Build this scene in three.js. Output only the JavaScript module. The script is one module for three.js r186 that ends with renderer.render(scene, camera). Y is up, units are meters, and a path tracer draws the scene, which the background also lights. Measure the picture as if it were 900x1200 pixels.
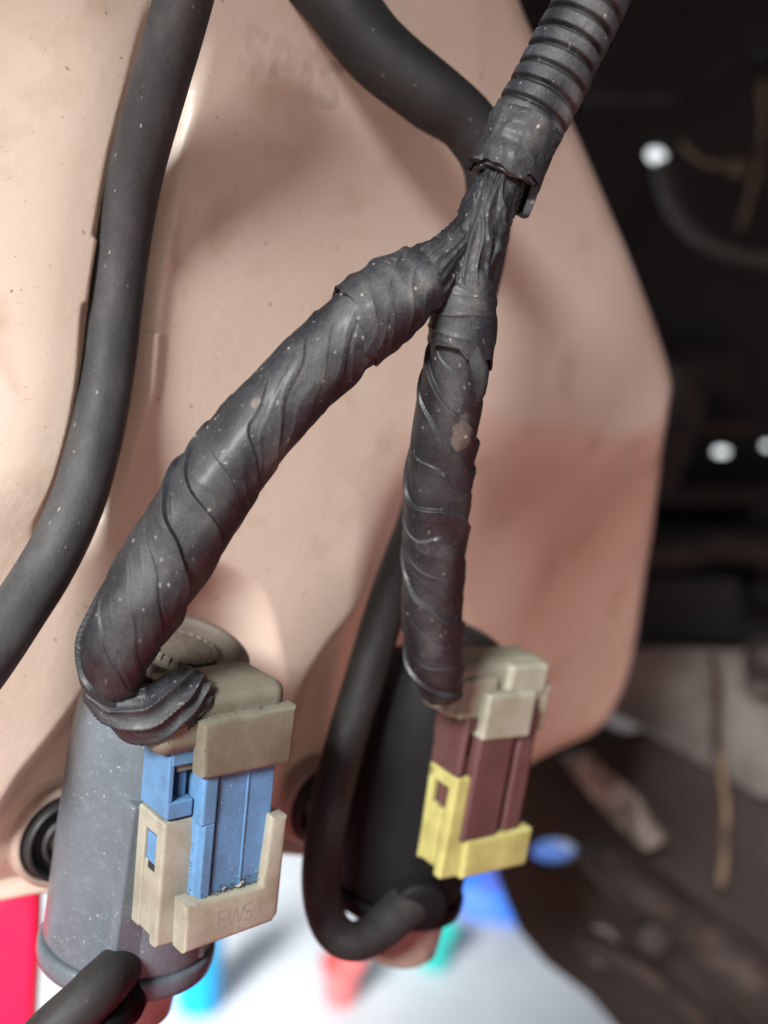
import * as THREE from 'three';
import { RoundedBoxGeometry } from 'three/addons/geometries/RoundedBoxGeometry.js';
import { ImprovedNoise } from 'three/addons/math/ImprovedNoise.js';
import { mergeGeometries, mergeVertices, toCreasedNormals } from 'three/addons/utils/BufferGeometryUtils.js';
import { FontLoader } from 'three/addons/loaders/FontLoader.js';
import { TextGeometry } from 'three/addons/geometries/TextGeometry.js';

// ------------------------------------------------------------------ camera, sky, sun, exposure
const scene = new THREE.Scene();
const UPC = new THREE.Vector3(0.08, 0.98, 0.19).normalize();          // world up as the camera sees it
const camera = new THREE.PerspectiveCamera(50, 0.75, 0.01, 60);
camera.position.set(0, 0.55, 0);
camera.quaternion.setFromUnitVectors(UPC, new THREE.Vector3(0, 1, 0));
camera.focus = 0.148; camera.userData.fStop = 11;
camera.updateMatrixWorld(true);
const CM = camera.matrixWorld.clone();
const camDir = (x, y, z) => new THREE.Vector3(x, y, z).normalize().transformDirection(CM);

const SUN = camDir(-0.31, 0.42, 0.85);
const sun = new THREE.DirectionalLight(0xfffdfa, 5);
sun.position.copy(SUN).multiplyScalar(3).add(camera.position);
sun.target.position.copy(camera.position);
sun.castShadow = true; sun.shadow.radius = 28; sun.shadow.mapSize.set(2048, 2048);
Object.assign(sun.shadow.camera, { left: -1.5, right: 1.5, top: 1.5, bottom: -1.5, near: 0.1, far: 8 });
scene.add(sun, sun.target);

{ // overcast sky, brighter towards the hidden sun
  const W = 256, H = 128, d = new Float32Array(W * H * 4);
  for (let j = 0; j < H; j++) for (let i = 0; i < W; i++) {
    const el = ((j + 0.5) / H - 0.5) * Math.PI, ph = ((i + 0.5) / W - 0.5) * 2 * Math.PI;
    const x = Math.cos(el) * Math.cos(ph), y = Math.sin(el), z = Math.cos(el) * Math.sin(ph);
    const c = Math.max(0, x * SUN.x + y * SUN.y + z * SUN.z);
    const L = 1.15 - 0.3 * Math.max(0, y) + 1.1 * Math.pow(c, 5);
    const k = (j * W + i) * 4;
    d[k] = L * 0.93; d[k + 1] = L * 0.985; d[k + 2] = L * 1.06; d[k + 3] = 1;
  }
  const t = new THREE.DataTexture(d, W, H, THREE.RGBAFormat, THREE.FloatType);
  t.mapping = THREE.EquirectangularReflectionMapping; t.magFilter = THREE.LinearFilter; t.wrapS = THREE.RepeatWrapping; t.needsUpdate = true;
  scene.background = t; scene.environment = t; scene.environmentIntensity = 0.11; scene.backgroundIntensity = 0.11;
}
const renderer = new THREE.WebGLRenderer({ antialias: true });
renderer.toneMapping = THREE.LinearToneMapping;
renderer.toneMappingExposure = 1.62;
renderer.shadowMap.enabled = true;

// ------------------------------------------------------------------ helpers
const V = (x, y, z) => new THREE.Vector3(x, y, z);
const MM = 0.001, F = 600 / Math.tan(25 * Math.PI / 180);
const P = (x, y, d) => V((x - 450) / F * d, (600 - y) / F * d, -d);            // picture point at a depth (mm), in the camera's axes
const clamp = (x, a = 0, b = 1) => Math.min(b, Math.max(a, x));
const sst = (a, b, x) => { const t = clamp((x - a) / (b - a)); return t * t * (3 - 2 * t); };
const lerp = (a, b, t) => a + (b - a) * t;
function rng(seed) { let s = seed >>> 0; return () => { s = (s + 0x6d2b79f5) >>> 0; let t = Math.imul(s ^ (s >>> 15), 1 | s); t = (t + Math.imul(t ^ (t >>> 7), 61 | t)) ^ t; return ((t ^ (t >>> 14)) >>> 0) / 4294967296; }; }
const hash = (n) => rng(Math.floor(n) * 7919 + 17)();
const IN = new ImprovedNoise();
const nz = (x, y = 0, z = 0) => IN.noise(x + 31.7, y + 11.3, z + 5.9);
const fbm = (x, y, z = 0, o = 4) => { let s = 0, a = 0.5; for (let i = 0; i < o; i++) { s += a * nz(x, y, z + i * 7.1); x *= 2.03; y *= 2.03; z *= 2.03; a *= 0.5; } return s; };
const used = {};
const numbered = (n) => { const k = used[n] = (used[n] ?? -1) + 1; return k ? `${n}_${String(k).padStart(3, '0')}` : n; };
function frame(R, o) { // a frame in the camera's axes (mm) turned into world metres
  const m = new THREE.Matrix4();
  m.set(R[0][0], R[0][1], R[0][2], o.x * MM, R[1][0], R[1][1], R[1][2], o.y * MM, R[2][0], R[2][1], R[2][2], o.z * MM, 0, 0, 0, 1);
  return CM.clone().multiply(m);
}
const ID = [[1, 0, 0], [0, 1, 0], [0, 0, 1]];
function thing(name, label, category, m, group) {
  const g = new THREE.Group(); g.name = numbered(name); scene.add(g);
  m.decompose(g.position, g.quaternion, new THREE.Vector3());
  g.userData = { label, category };
  if (group) g.userData.group = group;
  return g;
}
// mesh from a geometry given in mm in the parent's frame (minus an origin)
function part(name, geo, mat, parent, origin) {
  const list = Array.isArray(geo) ? geo : [geo];
  const g = list.length > 1 ? mergeGeometries(list.map(plain)) : list[0];
  if (origin) g.translate(-origin.x, -origin.y, -origin.z);
  g.scale(MM, MM, MM);
  const m = new THREE.Mesh(g, mat); m.name = name; m.castShadow = m.receiveShadow = true; parent.add(m);
  return m;
}
function plain(g) { const n = g.index ? g.toNonIndexed() : g.clone(); for (const k of Object.keys(n.attributes)) if (!['position', 'normal', 'uv', 'color'].includes(k)) n.deleteAttribute(k); return n; }
function triUV(g, size = 22) { // picture-free box mapping, size in mm per repeat
  const n = g.index ? g.toNonIndexed() : g; const p = n.attributes.position, q = n.attributes.normal, uv = new Float32Array(p.count * 2);
  for (let i = 0; i < p.count; i += 3) {
    const ax = Math.abs(q.getX(i) + q.getX(i + 1) + q.getX(i + 2)), ay = Math.abs(q.getY(i) + q.getY(i + 1) + q.getY(i + 2)), az = Math.abs(q.getZ(i) + q.getZ(i + 1) + q.getZ(i + 2));
    for (let k = i; k < i + 3; k++) {
      const x = p.getX(k), y = p.getY(k), z = p.getZ(k);
      const [a, b] = az >= ax && az >= ay ? [x, y] : ax >= ay ? [z, y] : [x, z];
      uv[k * 2] = a / size; uv[k * 2 + 1] = b / size;
    }
  }
  n.setAttribute('uv', new THREE.BufferAttribute(uv, 2)); return n;
}
const rb = (x0, x1, y0, y1, z0, z1, r = 0.6, s = 3) => triUV(new RoundedBoxGeometry(x1 - x0, y1 - y0, z1 - z0, s, Math.min(r, (x1 - x0) / 2.01, (y1 - y0) / 2.01, (z1 - z0) / 2.01)).translate((x0 + x1) / 2, (y0 + y1) / 2, (z0 + z1) / 2));
function prism(pts, depth, bevel = 0.4, holes = []) { // outline in x,y extruded along +z, bevelled
  const s = new THREE.Shape(pts.map(([x, y]) => new THREE.Vector2(x, y)));
  for (const h of holes) s.holes.push(new THREE.Path(h.map(([x, y]) => new THREE.Vector2(x, y))));
  const g = new THREE.ExtrudeGeometry(s, { depth: depth - 2 * bevel, bevelEnabled: bevel > 0, bevelThickness: bevel, bevelSize: bevel, bevelOffset: -bevel, bevelSegments: 3, curveSegments: 8 });
  g.translate(0, 0, bevel);
  return triUV(toCreasedNormals(g, 0.7));
}
const lathe = (pts, seg = 96) => new THREE.LatheGeometry(pts.map(([r, y]) => new THREE.Vector2(Math.max(r, 0.001), y)), seg);
function cylUV(g, r, size = 22) { const p = g.attributes.position, uv = g.attributes.uv; for (let i = 0; i < p.count; i++) uv.setXY(i, uv.getX(i) * 2 * Math.PI * r / size, p.getY(i) / size + Math.hypot(p.getX(i), p.getZ(i)) / size); return g; }

// swept tube; pts = [{p, r}] in mm; disp(s, a, t) adds mm to the radius (a = 0 faces the camera side at the start, grows to the left of travel)
function tube(pts, o = {}) {
  const seg = o.seg ?? 260, rad = o.rad ?? 48, size = o.size ?? 40;
  const curve = new THREE.CatmullRomCurve3(pts.map((k) => k.p), false, 'centripetal');
  const dense = curve.getSpacedPoints(seg);
  const us = []; for (let i = 0; i <= seg; i++) us.push(curve.getUtoTmapping(i / seg));
  const rAt = (u) => { const k = clamp(u, 0, 1) * (pts.length - 1), i = Math.min(pts.length - 2, Math.floor(k)), t = k - i; return lerp(pts[i].r, pts[i + 1].r, t * t * (3 - 2 * t)); };
  const fl = (u) => { const k = clamp(u, 0, 1) * (pts.length - 1), i = Math.min(pts.length - 2, Math.floor(k)), t = k - i; return lerp(pts[i].f ?? 1, pts[i + 1].f ?? 1, t * t * (3 - 2 * t)); };
  const len = curve.getLength(), pos = [], uv = [], col = [], idx = [];
  let T0 = null, N = o.n0 ? o.n0.clone() : V(0, 0, 1);
  const rings = [];
  for (let i = 0; i <= seg; i++) {
    const T = curve.getTangentAt(i / seg).normalize();
    if (!T0) N.addScaledVector(T, -N.dot(T)).normalize();
    else { const q = new THREE.Quaternion().setFromUnitVectors(T0, T); N.applyQuaternion(q); N.addScaledVector(T, -N.dot(T)).normalize(); }
    T0 = T;
    rings.push({ c: dense[i], N: N.clone(), B: T.clone().cross(N), T: T.clone(), s: len * i / seg, r: rAt(us[i]), f: fl(us[i]), t: i / seg });
  }
  const cap = (ring, dir) => { const out = [], n = 10, k = o.capLong ?? 0.75; for (let j = 1; j <= n; j++) { const a = j / n * Math.PI / 2; out.push({ ...ring, c: ring.c.clone().addScaledVector(ring.T, dir * ring.r * k * Math.sin(a)), r: ring.r, k: Math.max(Math.cos(a), 0.001), s: ring.s + dir * ring.r * k * Math.sin(a) }); } return out; };
  let all = rings;
  if (o.cap0) all = [...cap(rings[0], -1).reverse(), ...all];
  if (o.cap1) all = [...all, ...cap(rings[seg], 1)];
  if (o.inner) all = [...all, ...[...rings].reverse().filter((_, i) => i % 4 === 0).map((q) => ({ ...q, inn: o.inner }))];
  const R0 = pts.reduce((a, k) => a + k.r, 0) / pts.length;
  for (const q of all) for (let j = 0; j <= rad; j++) {
    const a = (j / rad) * 2 * Math.PI - Math.PI;                  // the seam lies at the back
    let rr = q.inn ? q.r - q.inn : q.r + (o.disp ? o.disp(q.s, a, q.t) : 0);
    rr *= q.k ?? 1;
    const e = o.end && q.t > 0.9 ? o.end(a) * (q.t - 0.9) * 10 : 0;
    const p = q.c.clone().addScaledVector(q.N, Math.cos(a) * rr * q.f).addScaledVector(q.B, Math.sin(a) * rr).addScaledVector(q.T, e);
    pos.push(p.x, p.y, p.z);
    uv.push(a / (2 * Math.PI) * Math.max(1, Math.round(2 * Math.PI * R0 / size * (o.tile ?? 1))), q.s / size * (o.tile ?? 1));
    if (o.color) { const c = o.color(q.s, a, q.t); col.push(c[0], c[1], c[2]); }
  }
  const w = rad + 1;
  for (let i = 0; i < all.length - 1; i++) for (let j = 0; j < rad; j++) { const a = i * w + j, b = a + 1, c = a + w, d = c + 1; idx.push(a, b, c, b, d, c); }
  const g = new THREE.BufferGeometry();
  g.setAttribute('position', new THREE.Float32BufferAttribute(pos, 3)); g.setAttribute('uv', new THREE.Float32BufferAttribute(uv, 2));
  if (col.length) g.setAttribute('color', new THREE.Float32BufferAttribute(col, 3));
  g.setIndex(idx); g.computeVertexNormals();
  const n = g.attributes.normal;                                  // weld the seam's normals
  for (let i = 0; i < all.length; i++) { const a = i * w, b = a + rad, x = n.getX(a) + n.getX(b), y = n.getY(a) + n.getY(b), z = n.getZ(a) + n.getZ(b), l = Math.hypot(x, y, z) || 1; n.setXYZ(a, x / l, y / l, z / l); n.setXYZ(b, x / l, y / l, z / l); }
  return g;
}

// ------------------------------------------------------------------ textures (tileable, computed)
function tex(N, fn, srgb) {
  const d = new Uint8Array(N * N * 4);
  for (let y = 0; y < N; y++) for (let x = 0; x < N; x++) { const c = fn(x / N, y / N), k = (y * N + x) * 4; for (let i = 0; i < 3; i++) d[k + i] = clamp(Array.isArray(c) ? c[i] : c) * 255; d[k + 3] = 255; }
  const t = new THREE.DataTexture(d, N, N); t.wrapS = t.wrapT = THREE.RepeatWrapping; t.magFilter = THREE.LinearFilter; t.minFilter = THREE.LinearMipmapLinearFilter; t.generateMipmaps = true;
  if (srgb) t.colorSpace = THREE.SRGBColorSpace;
  t.needsUpdate = true; return t;
}
// noise that repeats after one unit
function pn(seed) {
  const cache = {};
  const grid = (n) => cache[n] ??= (() => { const r = rng(seed * 131 + n); return Float32Array.from({ length: n * n }, () => r()); })();
  const one = (u, v, n) => { const g = grid(n); u = (u - Math.floor(u)) * n; v = (v - Math.floor(v)) * n; const i = Math.floor(u), j = Math.floor(v); let a = u - i, b = v - j; a = a * a * (3 - 2 * a); b = b * b * (3 - 2 * b); const i1 = (i + 1) % n, j1 = (j + 1) % n; return lerp(lerp(g[j % n * n + i % n], g[j % n * n + i1], a), lerp(g[j1 * n + i % n], g[j1 * n + i1], a), b); };
  return (u, v, n, o = 1) => { let s = 0, a = 1, t = 0; for (let k = 0; k < o; k++) { s += a * one(u + k * 0.37, v + k * 0.61, n << k); t += a; a *= 0.55; } return s / t; };
}
// specks: paints round grains into a float field
function specks(N, count, r0, r1, seed, stretch = 1) {
  const f = new Float32Array(N * N), r = rng(seed);
  for (let k = 0; k < count; k++) {
    const x = r() * N, y = r() * N, R = lerp(r0, r1, Math.pow(r(), 4)), a = 0.35 + 0.65 * r(), e = 0.6 + 0.8 * r(), th = r() * 6.28, ct = Math.cos(th), st = Math.sin(th), M = Math.ceil(R * 2);
    for (let j = -M; j <= M; j++) for (let i = -M; i <= M; i++) { const p = (i * ct + j * st) * e, q = (-i * st + j * ct) / e; const d = Math.hypot(p, q) / R; if (d < 1.3) { const k2 = ((Math.floor(y) + j + N) % N) * N + (Math.floor(x) + i + N) % N; f[k2] = Math.max(f[k2], a * (1 - sst(0.5, 1.3, d))); } }
  }
  return (u, v) => f[Math.min(N - 1, Math.floor(v * N)) * N + Math.min(N - 1, Math.floor(u * N))];
}
// hairline scratches
function strokes(N, count, l0, l1, seed) {
  const f = new Float32Array(N * N), r = rng(seed);
  for (let k = 0; k < count; k++) {
    let x = r() * N, y = r() * N, th = r() * 6.28; const n = lerp(l0, l1, r() * r()), a = 0.2 + 0.8 * r(), bend = (r() - 0.5) * 0.03;
    for (let i = 0; i < n; i++) { x += Math.cos(th); y += Math.sin(th); th += bend; const q = ((Math.floor(y) % N) + N) % N * N + ((Math.floor(x) % N) + N) % N; f[q] = Math.max(f[q], a * Math.sin(Math.PI * (i + 0.5) / n)); }
  }
  return (u, v) => f[Math.min(N - 1, Math.floor(v * N)) * N + Math.min(N - 1, Math.floor(u * N))];
}
const n1 = pn(1), n2 = pn(2), n3 = pn(3), n4 = pn(4);
const TS = 1024;
const mix3 = (a, b, t) => [lerp(a[0], b[0], t), lerp(a[1], b[1], t), lerp(a[2], b[2], t)];

// black rubber hose under dust
const spA = specks(TS, 150, 1.6, 9, 5), spB = specks(TS, 900, 0.8, 2.6, 6);
const skBr = strokes(TS, 160, 8, 60, 44);
const rubberMap = tex(TS, (u, v) => {
  const film = n1(u, v, 6, 5), streak = n2(u * 1, v, 64, 2) * 0.5 + n3(u, v, 256, 1) * 0.5;
  let c = mix3([0.19, 0.193, 0.20], [0.38, 0.377, 0.37], clamp((film - 0.3) * 1.3) * 0.7 + (streak - 0.5) * 0.35);
  c = mix3(c, [0.72, 0.70, 0.67], 0.7 * spA(u, v)); c = mix3(c, [0.52, 0.51, 0.5], 0.3 * skBr(u, v)); return mix3(c, [0.55, 0.54, 0.52], 0.4 * spB(u, v));
}, true);
const rubberRough = tex(512, (u, v) => 0.52 + 0.3 * n1(u, v, 8, 5));
const rubberBump = tex(TS, (u, v) => 0.4 * n2(u, v, 128, 3) + 0.3 * n3(u, v, 16, 2) + 0.5 * spA(u, v));
// black vinyl tape under dust
const spC = specks(TS, 420, 1.2, 8, 15), spD = specks(TS, 1500, 0.7, 2.4, 16);
const tapeMap = tex(TS, (u, v) => {
  const film = n3(u, v, 5, 6), fine = n4(u, v, 90, 3);
  let c = mix3([0.095, 0.105, 0.128], [0.40, 0.40, 0.395], clamp((film - 0.4) * 2.1) * 0.7 + (fine - 0.5) * 0.24);
  c = mix3(c, [0.70, 0.68, 0.64], 0.6 * spC(u, v)); return mix3(c, [0.55, 0.54, 0.5], 0.36 * spD(u, v));
}, true);
const tapeRough = tex(512, (u, v) => 0.38 + 0.42 * n3(u, v, 5, 6));
const tapeBump = tex(TS, (u, v) => 0.5 * n4(u, v, 24, 5) + 0.3 * n2(u, v, 200, 1) + 0.5 * spC(u, v));
const skA = strokes(TS, 170, 8, 70, 41), skC = strokes(TS, 200, 6, 40, 43);
// blow-moulded tank plastic, slightly dirty
const spE = specks(TS, 70, 1.5, 5, 25), spF = specks(TS, 500, 0.7, 1.8, 26);
const tankMap = tex(TS, (u, v) => {
  const m = n2(u, v, 4, 5), f = n1(u, v, 120, 2), d = clamp((n4(u, v, 7, 5) - 0.62) * 4);
  let c = mix3([0.905, 0.855, 0.81], [0.93, 0.885, 0.85], m + (f - 0.5) * 0.25);
  c = mix3(c, [0.74, 0.64, 0.55], 0.38 * d); c = mix3(c, [0.45, 0.37, 0.31], 0.5 * skA(u, v)); c = mix3(c, [0.28, 0.22, 0.17], 0.8 * spE(u, v)); return mix3(c, [0.5, 0.42, 0.35], 0.5 * spF(u, v));
}, true);
const tankBump = tex(TS, (u, v) => 0.5 * n3(u, v, 60, 4) + 0.5 * n1(u, v, 12, 3));
// dust over plastic mouldings (multiplies the colour)
const spG = specks(TS, 260, 1.2, 7, 35), spH = specks(TS, 160, 1.2, 6, 36), spI = specks(TS, 1600, 0.7, 2, 37);
const grimeMap = tex(TS, (u, v) => {
  const m = n4(u, v, 5, 6), s = n3(u, v, 40, 3);
  let c = mix3([0.80, 0.775, 0.735], [0.93, 0.925, 0.91], clamp((m - 0.22) * 1.9) + (s - 0.5) * 0.3);
  c = mix3(c, [0.22, 0.19, 0.16], 0.6 * spH(u, v)); c = mix3(c, [1, 0.99, 0.96], 0.7 * spG(u, v)); return mix3(c, [0.5, 0.48, 0.45], 0.22 * spI(u, v));
}, true);
const dustyMap = tex(TS, (u, v) => { // dust lying on a dark moulding
  const m = n1(u, v, 5, 6), s = n3(u, v, 70, 3), b = clamp((n2(u, v, 30, 3) - 0.60) * 6);
  let c = mix3([0.30, 0.335, 0.365], [0.375, 0.41, 0.44], m + (s - 0.5) * 0.3);
  c = mix3(c, [0.60, 0.62, 0.63], 0.35 * skC(u, v)); c = mix3(c, [0.62, 0.64, 0.65], 0.12 * b); c = mix3(c, [0.83, 0.83, 0.82], 0.75 * spG(u, v)); return mix3(c, [0.25, 0.25, 0.25], 0.4 * spH(u, v));
}, true);
const plasticRough = tex(512, (u, v) => 0.42 + 0.35 * n4(u, v, 6, 5));
const plasticBump = tex(TS, (u, v) => 0.5 * n2(u, v, 80, 3) + 0.6 * spG(u, v));
const groundMap = tex(TS, (u, v) => { const m = n1(u, v, 5, 6), s = n2(u, v, 200, 2); return mix3([0.73, 0.765, 0.795], [0.86, 0.89, 0.92], m + (s - 0.5) * 0.6); }, true);
const ironMap = tex(512, (u, v) => { const m = n4(u, v, 5, 6), s = n2(u, v, 60, 3); return mix3([0.45, 0.42, 0.4], [1, 0.98, 0.95], clamp((m - 0.25) * 1.8) + (s - 0.5) * 0.1); }, true);

// ------------------------------------------------------------------ materials
const std = (o) => new THREE.MeshStandardMaterial(o), phys = (o) => new THREE.MeshPhysicalMaterial(o);
const lin = (r, g, b) => new THREE.Color().setRGB(r, g, b);
const M = {
  rubber: std({ map: rubberMap, roughnessMap: rubberRough, bumpMap: rubberBump, bumpScale: 0.00006 }),
  hoseDark: std({ map: rubberMap, color: lin(0.36, 0.35, 0.34), roughnessMap: rubberRough, bumpMap: rubberBump, bumpScale: 0.00006 }),
  tape: phys({ clearcoat: 0.06, clearcoatRoughness: 0.24, map: tapeMap, vertexColors: true, roughnessMap: tapeRough, bumpMap: tapeBump, bumpScale: 0.00009 }),
  tank: phys({ map: tankMap, color: lin(0.95, 0.895, 0.845), roughness: 0.36, bumpMap: tankBump, bumpScale: 0.00008, transmission: 0.24, thickness: 0, side: THREE.DoubleSide }),
  pumpGrey: std({ map: dustyMap, color: lin(1, 1, 1), roughness: 0.55, roughnessMap: plasticRough, bumpMap: plasticBump, bumpScale: 0.00008 }),
  pumpBlack: phys({ map: grimeMap, color: lin(0.008, 0.0085, 0.011), roughness: 0.6, specularIntensity: 0.3, bumpMap: plasticBump, bumpScale: 0.00005 }),
  capBlack: std({ map: grimeMap, color: lin(0.16, 0.14, 0.12), roughness: 0.6, bumpMap: plasticBump, bumpScale: 0.00008 }),
  blackRubber: std({ color: lin(0.018, 0.018, 0.019), roughness: 0.5, bumpMap: plasticBump, bumpScale: 0.00005 }),
  blue: std({ map: grimeMap, color: lin(0.11, 0.27, 0.53), roughnessMap: plasticRough, bumpMap: plasticBump, bumpScale: 0.00004 }),
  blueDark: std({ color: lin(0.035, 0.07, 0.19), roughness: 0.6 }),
  beige: std({ map: grimeMap, color: lin(0.37, 0.368, 0.315), roughnessMap: plasticRough, bumpMap: plasticBump, bumpScale: 0.00004 }),
  cover: std({ map: grimeMap, color: lin(0.20, 0.195, 0.16), roughnessMap: plasticRough, bumpMap: plasticBump, bumpScale: 0.00004 }),
  coverPale: std({ map: grimeMap, color: lin(0.36, 0.37, 0.31), roughnessMap: plasticRough, bumpMap: plasticBump, bumpScale: 0.00004 }),
  brown: std({ map: grimeMap, color: lin(0.11, 0.05, 0.05), roughnessMap: plasticRough, bumpMap: plasticBump, bumpScale: 0.00004 }),
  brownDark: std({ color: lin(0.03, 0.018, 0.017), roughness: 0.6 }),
  yellow: std({ map: grimeMap, color: lin(0.50, 0.485, 0.185), roughnessMap: plasticRough, bumpMap: plasticBump, bumpScale: 0.00004 }),
  nozzle: phys({ map: grimeMap, color: lin(0.75, 0.62, 0.55), roughness: 0.5, transmission: 0.25, thickness: 0 }),
  grimeInk: std({ color: lin(0.235, 0.22, 0.18), roughness: 0.8 }),
  grit: std({ color: lin(0.05, 0.043, 0.036), roughness: 0.95 }), gritPale: std({ color: lin(0.42, 0.40, 0.35), roughness: 0.9 }),
  red: phys({ color: lin(0.82, 0.016, 0.075), roughness: 0.3, clearcoat: 0.8, clearcoatRoughness: 0.08 }),
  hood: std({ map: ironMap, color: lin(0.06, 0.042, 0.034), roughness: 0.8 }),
  redDull: std({ color: lin(0.33, 0.05, 0.035), roughness: 0.6 }),
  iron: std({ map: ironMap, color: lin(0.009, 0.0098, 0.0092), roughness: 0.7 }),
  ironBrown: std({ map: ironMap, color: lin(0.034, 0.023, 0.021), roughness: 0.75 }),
  steel: std({ map: ironMap, color: lin(0.38, 0.37, 0.36), roughness: 0.6 }),
  rust: std({ map: ironMap, color: lin(0.09, 0.045, 0.03), roughness: 0.8 }),
  tan: std({ map: ironMap, color: lin(0.23, 0.175, 0.12), roughness: 0.7 }),
  ground: std({ map: groundMap, roughness: 0.85 }),
  cyan: std({ color: lin(0.005, 0.42, 0.85), roughness: 0.4 }), blueBag: std({ color: lin(0.06, 0.24, 0.92), roughness: 0.5 }),
  teal: std({ color: lin(0.03, 0.55, 0.50), roughness: 0.4 }), pink: std({ color: lin(0.80, 0.20, 0.20), roughness: 0.45 }), purple: std({ color: lin(0.16, 0.05, 0.5), roughness: 0.5 }),
};

// ------------------------------------------------------------------ setting: ground
const tag = (o, kind) => { o.userData.kind = kind; return o; };
{
  const g = new THREE.PlaneGeometry(40, 40, 1, 1).rotateX(-Math.PI / 2), uv = g.attributes.uv;
  for (let i = 0; i < uv.count; i++) uv.setXY(i, uv.getX(i) * 70, uv.getY(i) * 70);
  const m = new THREE.Mesh(g, M.ground); m.name = 'ground'; m.receiveShadow = true; scene.add(tag(m, 'structure'));
  // red oxide floor under and in front of the car, and the white yard wall on its far side
  const f = new THREE.Mesh(new THREE.PlaneGeometry(8, 6).rotateX(-Math.PI / 2).translate(0, 0.004, 2.6), std({ color: lin(0.36, 0.22, 0.16), roughness: 0.8 }));
  f.name = 'floor'; f.receiveShadow = true; scene.add(tag(f, 'structure'));
  const w = new THREE.Mesh(new THREE.BoxGeometry(16, 3, 0.2).translate(0, 1.5, -4.8), std({ color: lin(0.55, 0.57, 0.58), roughness: 0.9 }));
  w.name = 'wall'; w.castShadow = w.receiveShadow = true; scene.add(tag(w, 'structure'));
}
// where a picture point meets the ground, in world metres
function onGround(x, y) { const d = P(x, y, 1).transformDirection(CM), t = camera.position.y / -d.y; return camera.position.clone().addScaledVector(d, t); }

// ------------------------------------------------------------------ frames of the two pumps and the tank face (u along the tank, v up, n outwards; mm)
const R1 = [[0.762, 0.106, 0.638], [0.032, 0.979, -0.201], [-0.646, 0.174, 0.743]], O1 = V(-24.03, -27.87, -145);
const R2 = [[0.813, 0.163, 0.559], [-0.047, 0.975, -0.216], [-0.58, 0.15, 0.8]], O2 = V(18.2, -31.33, -185);
const F1 = frame(R1, O1), F2 = frame(R2, O2);
const col = (R, i) => V(R[0][i], R[1][i], R[2][i]);
function pick(x, y, n) { // tank-face coordinates of a picture point at height n above the first connector's front
  const d = P(x, y, 1), N = col(R1, 2), t = (n + N.dot(O1)) / N.dot(d), q = d.multiplyScalar(t).sub(O1);
  return V(q.dot(col(R1, 0)), q.dot(col(R1, 1)), n);
}
const toCam = (p) => V(O1.x + R1[0][0] * p.x + R1[0][1] * p.y + R1[0][2] * p.z, O1.y + R1[1][0] * p.x + R1[1][1] * p.y + R1[1][2] * p.z, O1.z + R1[2][0] * p.x + R1[2][1] * p.y + R1[2][2] * p.z);
const PT = (x, y, n) => toCam(pick(x, y, n));       // picture point at height n over the tank frame, in camera axes
const NT = -33;                                      // the tank's front face

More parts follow.
